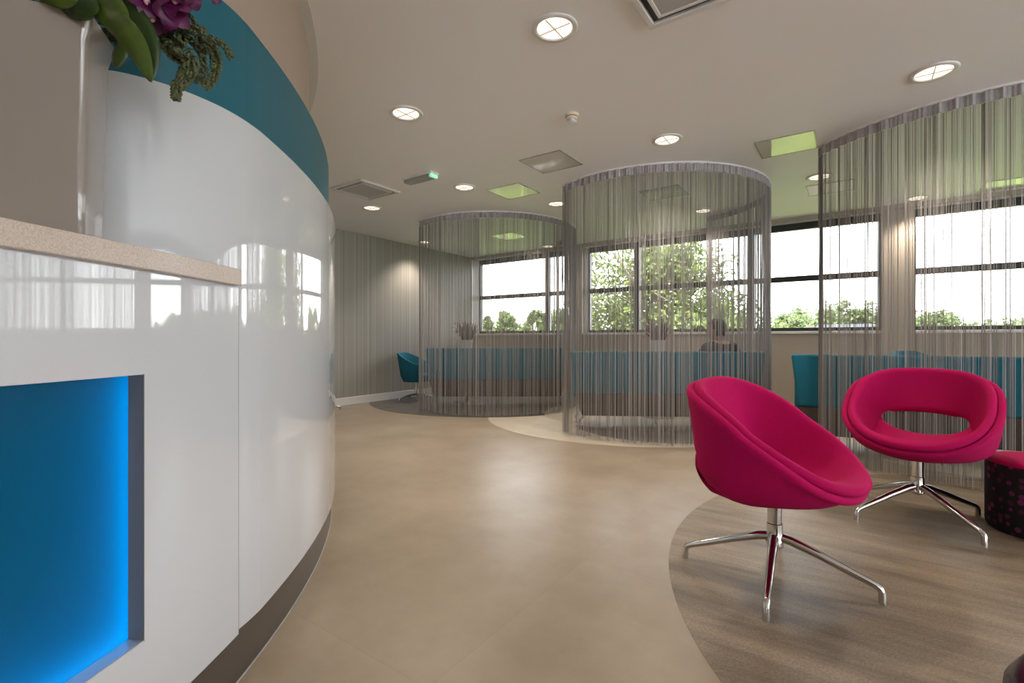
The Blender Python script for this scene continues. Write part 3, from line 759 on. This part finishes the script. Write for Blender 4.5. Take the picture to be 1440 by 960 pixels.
# ---------------------------------------------------------------- ceiling fittings
def downlight(px, py, label, power=26, k=1.0):
    p = cei(px, py); t = thing('ceiling_light', label, 'light', p, group='round recessed ceiling downlights')
    r = .118*k
    bm = B(); lathe(bm, [(r-.024, -.002), (r-.022, -.009), (r-.004, -.011), (r+.002, -.006), (r+.003, .0)], 48, cap=False); ob('trim_ring', bm, M['white'], t, smooth=True, angle=50)
    bm = B(); lathe(bm, [(r-.024, -.003), (r-.03, -.0035), (r-.034, -.0025)], 48, cap=False); ob('reflector', bm, M['reflector'], t, smooth=True)
    bm = B(); lathe(bm, [(r-.026, -.004), (r-.05, -.0055), (.004, -.006)], 40); ob('diffuser', bm, M['lamp'], t, smooth=True)
    bm = B(); box(bm, -r+.03, r-.03, -.0025, .0025, -.0105, -.006); box(bm, -.0025, .0025, -r+.03, -.003, -.0105, -.006); box(bm, -.0025, .0025, .003, r-.03, -.0105, -.006)
    ob('cross_baffle', bm, M['reflector'], t, rz=ANG)
    l = bpy.data.lights.new('lamp', 'SPOT'); l.energy = power; l.color = (1, .87, .73); l.spot_size = R(118); l.spot_blend = .75; l.shadow_soft_size = .07
    lo = bpy.data.objects.new('lamp', l); link(lo, t); lo.location = (0, 0, -.03)
DL = [
 (780, 39, 'large round downlight at the top centre, left of the square air grille'),
 (1313, 101, 'round downlight above the nearest string curtain'),
 (571, 159, 'round downlight left of the smoke detector'),
 (938, 196, 'round downlight just in front of the middle string curtain'),
 (653, 263, 'small round downlight right of the exit light'),
 (783, 286, 'small round downlight at the left edge of the middle curtain'),
 (523, 292, 'small round downlight below the left air grille'),
 (1153, 248, 'round downlight between the middle and nearest curtains'),
 (1290, 278, 'round downlight inside the nearest curtain in front of the pillar'),
 (989, 296, 'small round downlight seen through the middle curtain'),
 (597, 340, 'tiny round downlight at the left end of the farthest curtain'),
 (770, 346, 'tiny round downlight inside the farthest booth near the window'),
]
for x, y, l in DL: downlight(x, y, l, 32)
for i, (s, q) in enumerate(((-2.0, -.6), (0.2, -.9), (2.6, -.9), (4.9, -.9), (4.9, 1.6), (4.9, 4.2), (-.6, -3.0), (2.2, -3.0), (4.6, -3.0))):  # extra downlights out of view, added to brighten the room
    p = sq(s, q, CEIL); Y = p
    l = bpy.data.lights.new('lamp', 'SPOT'); l.energy = 32; l.color = (1, .87, .73); l.spot_size = R(118); l.spot_blend = .75; l.shadow_soft_size = .07
    t = thing('ceiling_light', 'added fill downlight in the ceiling, unseen behind the viewer or off to the right', 'light', p, group='round recessed ceiling downlights')
    bm = B(); lathe(bm, [(.094, -.002), (.096, -.009), (.114, -.011), (.121, 0)], 32, cap=False); ob('trim_ring', bm, M['white'], t, smooth=True)
    bm = B(); lathe(bm, [(.092, -.004), (.004, -.006)], 32); ob('diffuser', bm, M['lamp'], t, smooth=True)
    lo = bpy.data.objects.new('lamp', l); link(lo, t); lo.location = (0, 0, -.03)

def framebox(bm, hw, hh, w, z0, z1):
    box(bm, -hw, hw, -hh, -hh+w, z0, z1); box(bm, -hw, hw, hh-w, hh, z0, z1); box(bm, -hw, -hw+w, -hh+w, hh-w, z0, z1); box(bm, hw-w, hw, -hh+w, hh-w, z0, z1)
def cassette(c, label, hw=.27):
    t = thing('air_conditioning_grille', label, 'vent', (c.x, c.y, CEIL), ANG, group='square ceiling air grilles')
    bm = B(); framebox(bm, hw, hw, .035, -.022, 0); ob('grille_frame', bm, M['white'], t, bevel=.006)
    bm = B(); box(bm, -hw+.035, hw-.035, -hw+.035, hw-.035, -.004, -.001); ob('air_slot', bm, M['black'], t)
    bm = B(); framebox(bm, hw-.066, hw-.066, .02, -.022, -.006); ob('centre_frame', bm, M['white'], t, bevel=.004)
    bm = B(); box(bm, -hw+.086, hw-.086, -hw+.086, hw-.086, -.018, -.006); ob('centre_panel', bm, M['meshpanel'], t)
m, nt, b = new('perforated_panel'); setp(b, Roughness=.5)
tc = nt.nodes.new('ShaderNodeTexCoord'); ck = nt.nodes.new('ShaderNodeTexVoronoi'); ck.inputs['Scale'].default_value = 130; ck.inputs['Randomness'].default_value = 0
r = nt.nodes.new('ShaderNodeValToRGB'); r.color_ramp.elements[0].position = .25; r.color_ramp.elements[0].color = (.10, .10, .10, 1); r.color_ramp.elements[1].position = .35; r.color_ramp.elements[1].color = (.46, .45, .43, 1)
nt.links.new(tc.outputs['Object'], ck.inputs['Vector']); nt.links.new(ck.outputs['Distance'], r.inputs[0]); nt.links.new(r.outputs[0], b.inputs['Base Color']); M['meshpanel'] = m
corner = cei(914, 37.5); cassette(corner+U*.27-N*.27, 'square white air grille cut off by the top edge of the photo')
cassette((cei(463.75, 263)+cei(562.5, 269.5))/2, 'square air grille near the drum, left of the exit light', .265)

def panel(px, py, label, hw=.215, hh=.215):
    p = cei(px, py); t = thing('ceiling_panel', label, 'panel', p, ANG, group='flush square reflective ceiling panels')
    bm = B(); framebox(bm, hw, hh, .012, -.005, 0); ob('panel_frame', bm, M['greyp'], t)
    bm = B(); box(bm, -hw+.012, hw-.012, -hh+.012, hh-.012, -.0035, -.001); ob('polished_plate', bm, M['mirror'], t)
panel(775, 228, 'square reflective ceiling panel below the smoke detector')
panel(722, 269, 'square lime-reflecting ceiling panel right of the exit light')
panel(1106, 204, 'reflective lime ceiling panel touching the nearest curtain')
panel(1168, 264, 'square reflective ceiling panel behind the downlight between the curtains')
panel(934, 271, 'square reflective ceiling panel seen through the middle curtain')
panel(716, 332, 'square reflective ceiling panel seen through the farthest curtain')
panel(1420, 258, 'square reflective ceiling panel inside the nearest curtain')

# smoke detector
p = cei(804, 161); t = thing('smoke_detector', 'small white smoke detector with orange band on the ceiling', 'detector', p)
bm = B(); lathe(bm, [(.050, 0), (.050, -.012), (.044, -.018)], 32); ob('mounting_base', bm, M['plastic'], t, smooth=True, angle=40)
bm = B(); lathe(bm, [(.0455, -.014), (.0455, -.022), (.042, -.024)], 32); ob('colour_band', bm, M['orange'], t, smooth=True, angle=40)
bm = B(); lathe(bm, [(.040, -.022), (.038, -.034), (.022, -.036), (.022, -.050), (.034, -.052), (.033, -.060), (.012, -.066)], 32); ob('sensor_head', bm, M['plastic'], t, smooth=True, angle=40)
# emergency exit light
p = (cei(571, 252)+cei(612, 241.5))/2; t = thing('exit_light', 'slim grey emergency exit light with green lit end on the ceiling', 'light', p, ANG)
bm = B(); box(bm, -.20, .20, -.055, .055, -.022, 0); ob('housing', bm, M['plastic'], t, bevel=.006)
bm = B(); box(bm, -.19, .165, -.048, .048, -.055, -.022); ob('diffuser', bm, M['greyp'], t, bevel=.010)
bm = B(); box(bm, .166, .195, -.048, .048, -.055, -.022); ob('green_legend', bm, M['green'], t, bevel=.006)

# ---------------------------------------------------------------- seated person
def skinned(name, verts, edges, radii, m, parent, sub=2, root=0):
    me = bpy.data.meshes.new(name); me.from_pydata([tuple(v) for v in verts], edges, []); me.materials.append(m)
    o = bpy.data.objects.new(name, me); link(o, parent)
    s = o.modifiers.new('skin', 'SKIN')
    for i, v in enumerate(me.skin_vertices[0].data):
        r_ = radii[i]; v.radius = r_ if isinstance(r_, tuple) else (r_, r_); v.use_root = (i == root)
    sb = o.modifiers.new('sub', 'SUBSURF'); sb.levels = sub; sb.render_levels = sub
    for p_ in me.polygons: p_.use_smooth = True
    s.use_smooth_shade = True
    return o
px_, py_ = 2.33, 5.42
P_ = thing('person', 'seated person with short dark hair and dark top behind the middle curtain', 'person', (px_, py_, .44), R(98))
# local frame: +x is where the person looks (left and away), seat at z = 0
vs = [(-.02, 0, .09), (.0, 0, .22), (.02, 0, .36), (.03, 0, .455), (.045, 0, .53), (.06, 0, .60),
      (.02, .175, .465), (.06, .23, .27), (.24, .16, .18), (.02, -.175, .465), (.06, -.23, .27), (.24, -.16, .18),
      (.04, .10, .07), (.30, .12, .09), (.34, .12, -.22), (.36, .12, -.36), (.46, .12, -.40),
      (.04, -.10, .07), (.30, -.12, .09), (.34, -.12, -.22), (.36, -.12, -.36), (.46, -.12, -.40)]
es = [(0, 1), (1, 2), (2, 3), (3, 4), (4, 5), (3, 6), (6, 7), (7, 8), (3, 9), (9, 10), (10, 11), (0, 12), (12, 13), (13, 14), (14, 15), (15, 16), (0, 17), (17, 18), (18, 19), (19, 20), (20, 21)]
rd = [.12, (.13, .10), (.14, .10), .09, .048, .05, .058, .043, .03, .058, .043, .03, .085, .062, .05, .035, .028, .085, .062, .05, .035, .028]
body = skinned('body', vs, es, rd, M['skin'], P_)
# head
bm = B()
bmesh.ops.create_uvsphere(bm, u_segments=32, v_segments=24, radius=1)
for v in bm.verts:
    x, y, z = v.co
    j = max(0, -z); w = .072*(1-.28*j*j); 
    X = .092*x+(.010*j if x > 0 else -.0); Y = w*y; Z = .115*z
    if x > .75 and abs(y) < .28: X += .022*math.exp(-((z+.12)/.16)**2-(y/.14)**2)      # nose
    if x > .6: X -= .006*math.exp(-((z-.10)/.10)**2)*math.exp(-((abs(y)-.35)/.15)**2)    # eye sockets
    if x > .6: X += .006*math.exp(-((z+.48)/.10)**2-(y/.25)**2)                          # lips
    v.co = (X+.06, Y, Z+.655)
for s in (-1, 1): ball(bm, (.055, s*.073, .645), .028, 2, (.65, .3, 1))
ob('head', bm, M['skin'], P_, smooth=True, rz=R(50))
bm = B()
bmesh.ops.create_icosphere(bm, subdivisions=4, radius=1)
kill = [v for v in bm.verts if (v.co.x > .35 and v.co.z < .42) or v.co.z < -.62 or (v.co.x > .05 and v.co.z < -.05)]
bmesh.ops.delete(bm, geom=kill, context='VERTS')
for v in bm.verts:
    n_ = noise.noise(v.co*5)*.06; v.co = Vector((.108*v.co.x*(1+n_)+.048, .090*v.co.y*(1+n_), .128*v.co.z*(1+n_)+.665))
o = ob('hair', bm, M['hair'], P_, smooth=True, rz=R(50)); sm = o.modifiers.new('s', 'SOLIDIFY'); sm.thickness = .016; sm.offset = -1
# clothing: top over torso and upper arms, trousers
vs2 = [(-.02, 0, .03), (.0, 0, .20), (.02, 0, .36), (.028, 0, .46), (.02, .175, .468), (.055, .22, .30), (.02, -.175, .468), (.055, -.22, .30)]
skinned('dark_top', vs2, [(0, 1), (1, 2), (2, 3), (3, 4), (4, 5), (3, 6), (6, 7)], [(.14, .14), (.145, .115), (.15, .115), .085, .066, .055, .066, .055], M['cloth'], P_)
vs3 = [(-.01, 0, .08), (.04, .10, .08), (.30, .12, .095), (.34, .12, -.22), (.355, .12, -.34), (.04, -.10, .08), (.30, -.12, .095), (.34, -.12, -.22), (.355, -.12, -.34)]
skinned('trousers', vs3, [(0, 1), (1, 2), (2, 3), (3, 4), (0, 5), (5, 6), (6, 7), (7, 8)], [.13, .095, .072, .06, .05, .095, .072, .06, .05], M['trouser'], P_)
for s in (-1, 1):        # hands with fingers resting on the thighs
    hv = [(.24, s*.16, .18), (.29, s*.155, .178), (.33, s*.15, .175)]; he = [(0, 1), (1, 2)]; hr = [.026, (.036, .016), (.034, .014)]
    for k in range(4):
        y0 = s*(.15+(k-1.5)*.018); b0 = len(hv); hv += [(.345, y0, .175), (.375, y0, .168), (.395+.006*(1-abs(k-1.5)), y0, .155)]; he += [(2, b0), (b0, b0+1), (b0+1, b0+2)]; hr += [.010, .009, .008]
    b0 = len(hv); hv += [(.30, s*.125, .172), (.33, s*.112, .164)]; he += [(1, b0), (b0, b0+1)]; hr += [.012, .009]
    skinned('hand', hv, he, hr, M['skin'], P_, 1)

# ---------------------------------------------------------------- outside
GZ = -4.0
bm = B(); bmesh.ops.create_grid(bm, x_segments=40, y_segments=40, size=160)
for v in bm.verts: v.co.z = GZ+.6*noise.noise(v.co*.03); v.co += Vector((0, 0, 0))
struct('lawn', bm, M['grass'])
bm = B(); box(bm, SR+.6, 60, -50, 5.5, -1.2, -.08); box(bm, 1.5, SR+.6, -50, QB-.6, -1.2, -.08); struct('bounce_terrace', bm, M['bounce_paving'], rz=ANG)  # unseen pale ground, added to bounce daylight into the room
def tree(pxc, Y, wpx, top, base, label, seed, cnt, leaf, m, lobes=9, gr=None, hollow=.0):
    rnd = random.Random(seed)
    X = (pxc-720)/F*Y; W = wpx/F*Y; zt_ = 1+(476-top)/F*Y; zb = 1+(476-base)/F*Y
    t = thing('tree', label, 'tree', (X, Y, GZ), group=gr)
    H_ = zt_-GZ; zb -= GZ; tr_ = .035*W+.05
    cl = []
    for k in range(lobes):
        a = rnd.random()*2*PI; rr = math.sqrt(rnd.random())*.36*W; f = rnd.random()
        zz = zb+(H_-zb)*(.12+.76*f); tap = 1-(.45 if lobes > 20 else .15)*max(0, f-.5)*2
        cl.append((Vector((rr*math.cos(a)*tap, rr*math.sin(a)*tap, zz)), (.20+.10*rnd.random())*W*(.8+.2*tap)))
    # crown must reach its outline
    cl.append((Vector((0, 0, H_-.13*W)), .13*W)); cl.append((Vector((-.36*W, 0, zb+(H_-zb)*.35)), .14*W)); cl.append((Vector((.36*W, 0, zb+(H_-zb)*.4)), .14*W))
    bm = B(); tube(bm, [(0, 0, -.5), (.02*W, 0, zb*.5), (0, 0, zb+.15*(H_-zb))], [tr_*1.4, tr_, tr_*.8], 10)
    for c, r_ in cl:
        mid = Vector((c.x*.45, c.y*.45, zb+(c.z-zb)*.45)); tube(bm, [(0, 0, zb*.7), mid, c, c+Vector((rnd.gauss(0, .3)*r_, rnd.gauss(0, .3)*r_, r_*.5))], [tr_*.6, tr_*.35, tr_*.16, tr_*.05], 6)
        for q in range(5):
            d = Vector((rnd.gauss(0, 1), rnd.gauss(0, 1), rnd.gauss(0, 1))).normalized(); tube(bm, [mid.lerp(c, .6), c+d*r_*.5, c+d*r_*.95], [tr_*.15, tr_*.08, tr_*.03], 4)
    ob('trunk', bm, M['bark'], t, smooth=True)
    vs_, fs_ = [], []
    per = cnt//len(cl)
    for c, r_ in cl:
        tw = [c+Vector((rnd.gauss(0, 1), rnd.gauss(0, 1), rnd.gauss(0, .8))).normalized()*r_*(.45+.55*rnd.random()) for _ in range(max(6, per//28))]
        for q in range(per):
            p = rnd.choice(tw)+Vector((rnd.gauss(0, 1), rnd.gauss(0, 1), rnd.gauss(0, 1)))*r_*.13
            d = Vector((rnd.gauss(0, 1), rnd.gauss(0, 1), rnd.gauss(0, .7))).normalized(); s = d.orthogonal().normalized(); l_ = leaf*(.6+.8*rnd.random())
            b0 = len(vs_); vs_ += [p-d*l_, p+s*l_*.5, p+d*l_, p-s*l_*.5]; fs_.append((b0, b0+1, b0+2, b0+3))
    me = bpy.data.meshes.new('crown'); me.from_pydata([tuple(v) for v in vs_], [], fs_); me.materials.append(m)
    link(bpy.data.objects.new('crown', me), t)
tree(925, 15, 285, 338, 560, 'large leafy tree filling the middle windows behind the person', 5, 30000, .085, M['fol1'], 26)
tree(707, 30, 44, 436, 490, 'small round tree low in the leftmost window, right of a darker one', 6, 9000, .10, M['fol2'], 9)
tree(684, 36, 40, 444, 490, 'dark small tree at the left end of the leftmost window', 7, 6000, .12, M['fol2'], 8)
tree(748, 28, 58, 441, 495, 'small bushy tree in the leftmost window beside the mullion', 8, 9000, .10, M['fol2'], 9)
tree(785, 30, 58, 438, 495, 'small bushy tree just right of the leftmost mullion', 18, 9000, .10, M['fol2'], 9)
tree(1100, 34, 110, 438, 500, 'bushy tree low in the window right of the middle curtain', 9, 12000, .10, M['fol2'], 10)
tree(1160, 52, 85, 436, 500, 'bushy tree at the left edge of the nearest curtain', 10, 11000, .12, M['fol2'], 10)
tree(1205, 28, 110, 431, 500, 'wide bushy tree above the cream building left of the pillar', 11, 12000, .11, M['fol2'], 10)
tree(1325, 32, 100, 436, 500, 'small peaked tree low in the window right of the pillar', 12, 10000, .11, M['fol2'], 9)
tree(1292, 42, 60, 445, 495, 'small tree beside the right edge of the pillar', 15, 6000, .12, M['fol2'], 8)
tree(1400, 38, 80, 452, 500, 'small tree low in the window near the right edge', 13, 6000, .13, M['fol2'], 8)
tree(1445, 48, 90, 450, 500, 'small tree at the right edge of the photo', 14, 7000, .13, M['fol2'], 8)
# low building
c = at(1192, 470, 20); t = thing('building', 'low cream building with slate roof beyond the window left of the pillar', 'building', (c.x, c.y, GZ), ANG)
bm = B(); box(bm, -1.55, 1.25, 0, 2.4, 0, 5.22); ob('building_wall', bm, M['render'], t)
bm = B(); v = [bm.verts.new(p_) for p_ in ((-1.2, -.15, 5.22), (1.1, -.15, 5.22), (1.1, 2.5, 5.22), (-1.2, 2.5, 5.22), (-1.1, 1.0, 5.62), (1.0, 1.0, 5.62))]
for f in ((0, 1, 5, 4), (2, 3, 4, 5), (1, 2, 5), (3, 0, 4), (3, 2, 1, 0)): bm.faces.new([v[i] for i in f])
ob('building_roof', bm, M['roof'], t)
for x in (-1.5, .9):
    bm = B(); box(bm, x, x+.3, .2, .7, 5.22, 5.60); ob('chimney', bm, M['render'], t)

# ---------------------------------------------------------------- light
w = bpy.data.worlds.new('World'); sc.world = w; w.use_nodes = True; nt = w.node_tree
bg = nt.nodes['Background']; tc = nt.nodes.new('ShaderNodeTexCoord'); sp = nt.nodes.new('ShaderNodeSeparateXYZ'); r = nt.nodes.new('ShaderNodeValToRGB')
r.color_ramp.elements[0].position = .0; r.color_ramp.elements[0].color = (1.0, 1.0, 1.0, 1)
r.color_ramp.elements[1].position = .8; r.color_ramp.elements[1].color = (.78, .87, 1.0, 1)
nt.links.new(tc.outputs['Generated'], sp.inputs[0]); nt.links.new(sp.outputs[2], r.inputs[0]); nt.links.new(r.outputs[0], bg.inputs[0])
bg.inputs[1].default_value = 3.2
l = bpy.data.lights.new('sun', 'SUN'); l.energy = 6.5; l.angle = R(4); l.color = (1, .96, .88)
so = bpy.data.objects.new('sun', l); link(so)
dirn = (N*.75-U*.35+Vector((0, 0, -1.15))).normalized()      # comes from behind the building, lights the garden only
so.rotation_euler = dirn.to_track_quat('-Z', 'Y').to_euler(); so.location = (0, -10, 20)
# light portals in the window openings
for a, c, *_ in bays:
    l = bpy.data.lights.new('portal', 'AREA'); l.shape = 'RECTANGLE'; l.size = c-a; l.size_y = 1.45; l.cycles.is_portal = True
    o = bpy.data.objects.new('portal', l); link(o); o.location = sq((a+c)/2, QG+.06, 1.84); o.rotation_euler = (-N).to_track_quat('-Z', 'Z').to_euler()
l = bpy.data.lights.new('portal', 'AREA'); l.shape = 'RECTANGLE'; l.size = SR-4.1; l.size_y = 2.3; l.cycles.is_portal = True
o = bpy.data.objects.new('portal', l); link(o); o.location = sq((3.3+SR)/2, QB-.22, 1.32); o.rotation_euler = N.to_track_quat('-Z', 'Z').to_euler()
for a, c in ((-3.4, 1.1), (1.5, 6.2)):
    l = bpy.data.lights.new('portal', 'AREA'); l.shape = 'RECTANGLE'; l.size = c-a; l.size_y = 2.3; l.cycles.is_portal = True
    o = bpy.data.objects.new('portal', l); link(o); o.location = sq(SR+.22, (a+c)/2, 1.32); o.rotation_euler = (-U).to_track_quat('-Z', 'Z').to_euler()

# ---------------------------------------------------------------- camera
cam = bpy.data.cameras.new('camera'); co = bpy.data.objects.new('camera', cam); link(co)
cam.sensor_width = 36; cam.lens = F/1440*36; cam.shift_y = -4/1440; cam.clip_start = .02; cam.clip_end = 500
co.location = (0, 0, 1); co.rotation_euler = (PI/2, 0, 0); sc.camera = co
sc.view_settings.view_transform = 'Standard'; sc.view_settings.look = 'None'; sc.view_settings.gamma = 1; sc.view_settings.use_curve_mapping = False
sc.view_settings.exposure = 1.35
cy = sc.cycles
cy.use_denoising = True; cy.max_bounces = 10; cy.diffuse_bounces = 5; cy.glossy_bounces = 4; cy.transparent_max_bounces = 12; cy.sample_clamp_indirect = 8
cy.caustics_reflective = False; cy.caustics_refractive = False
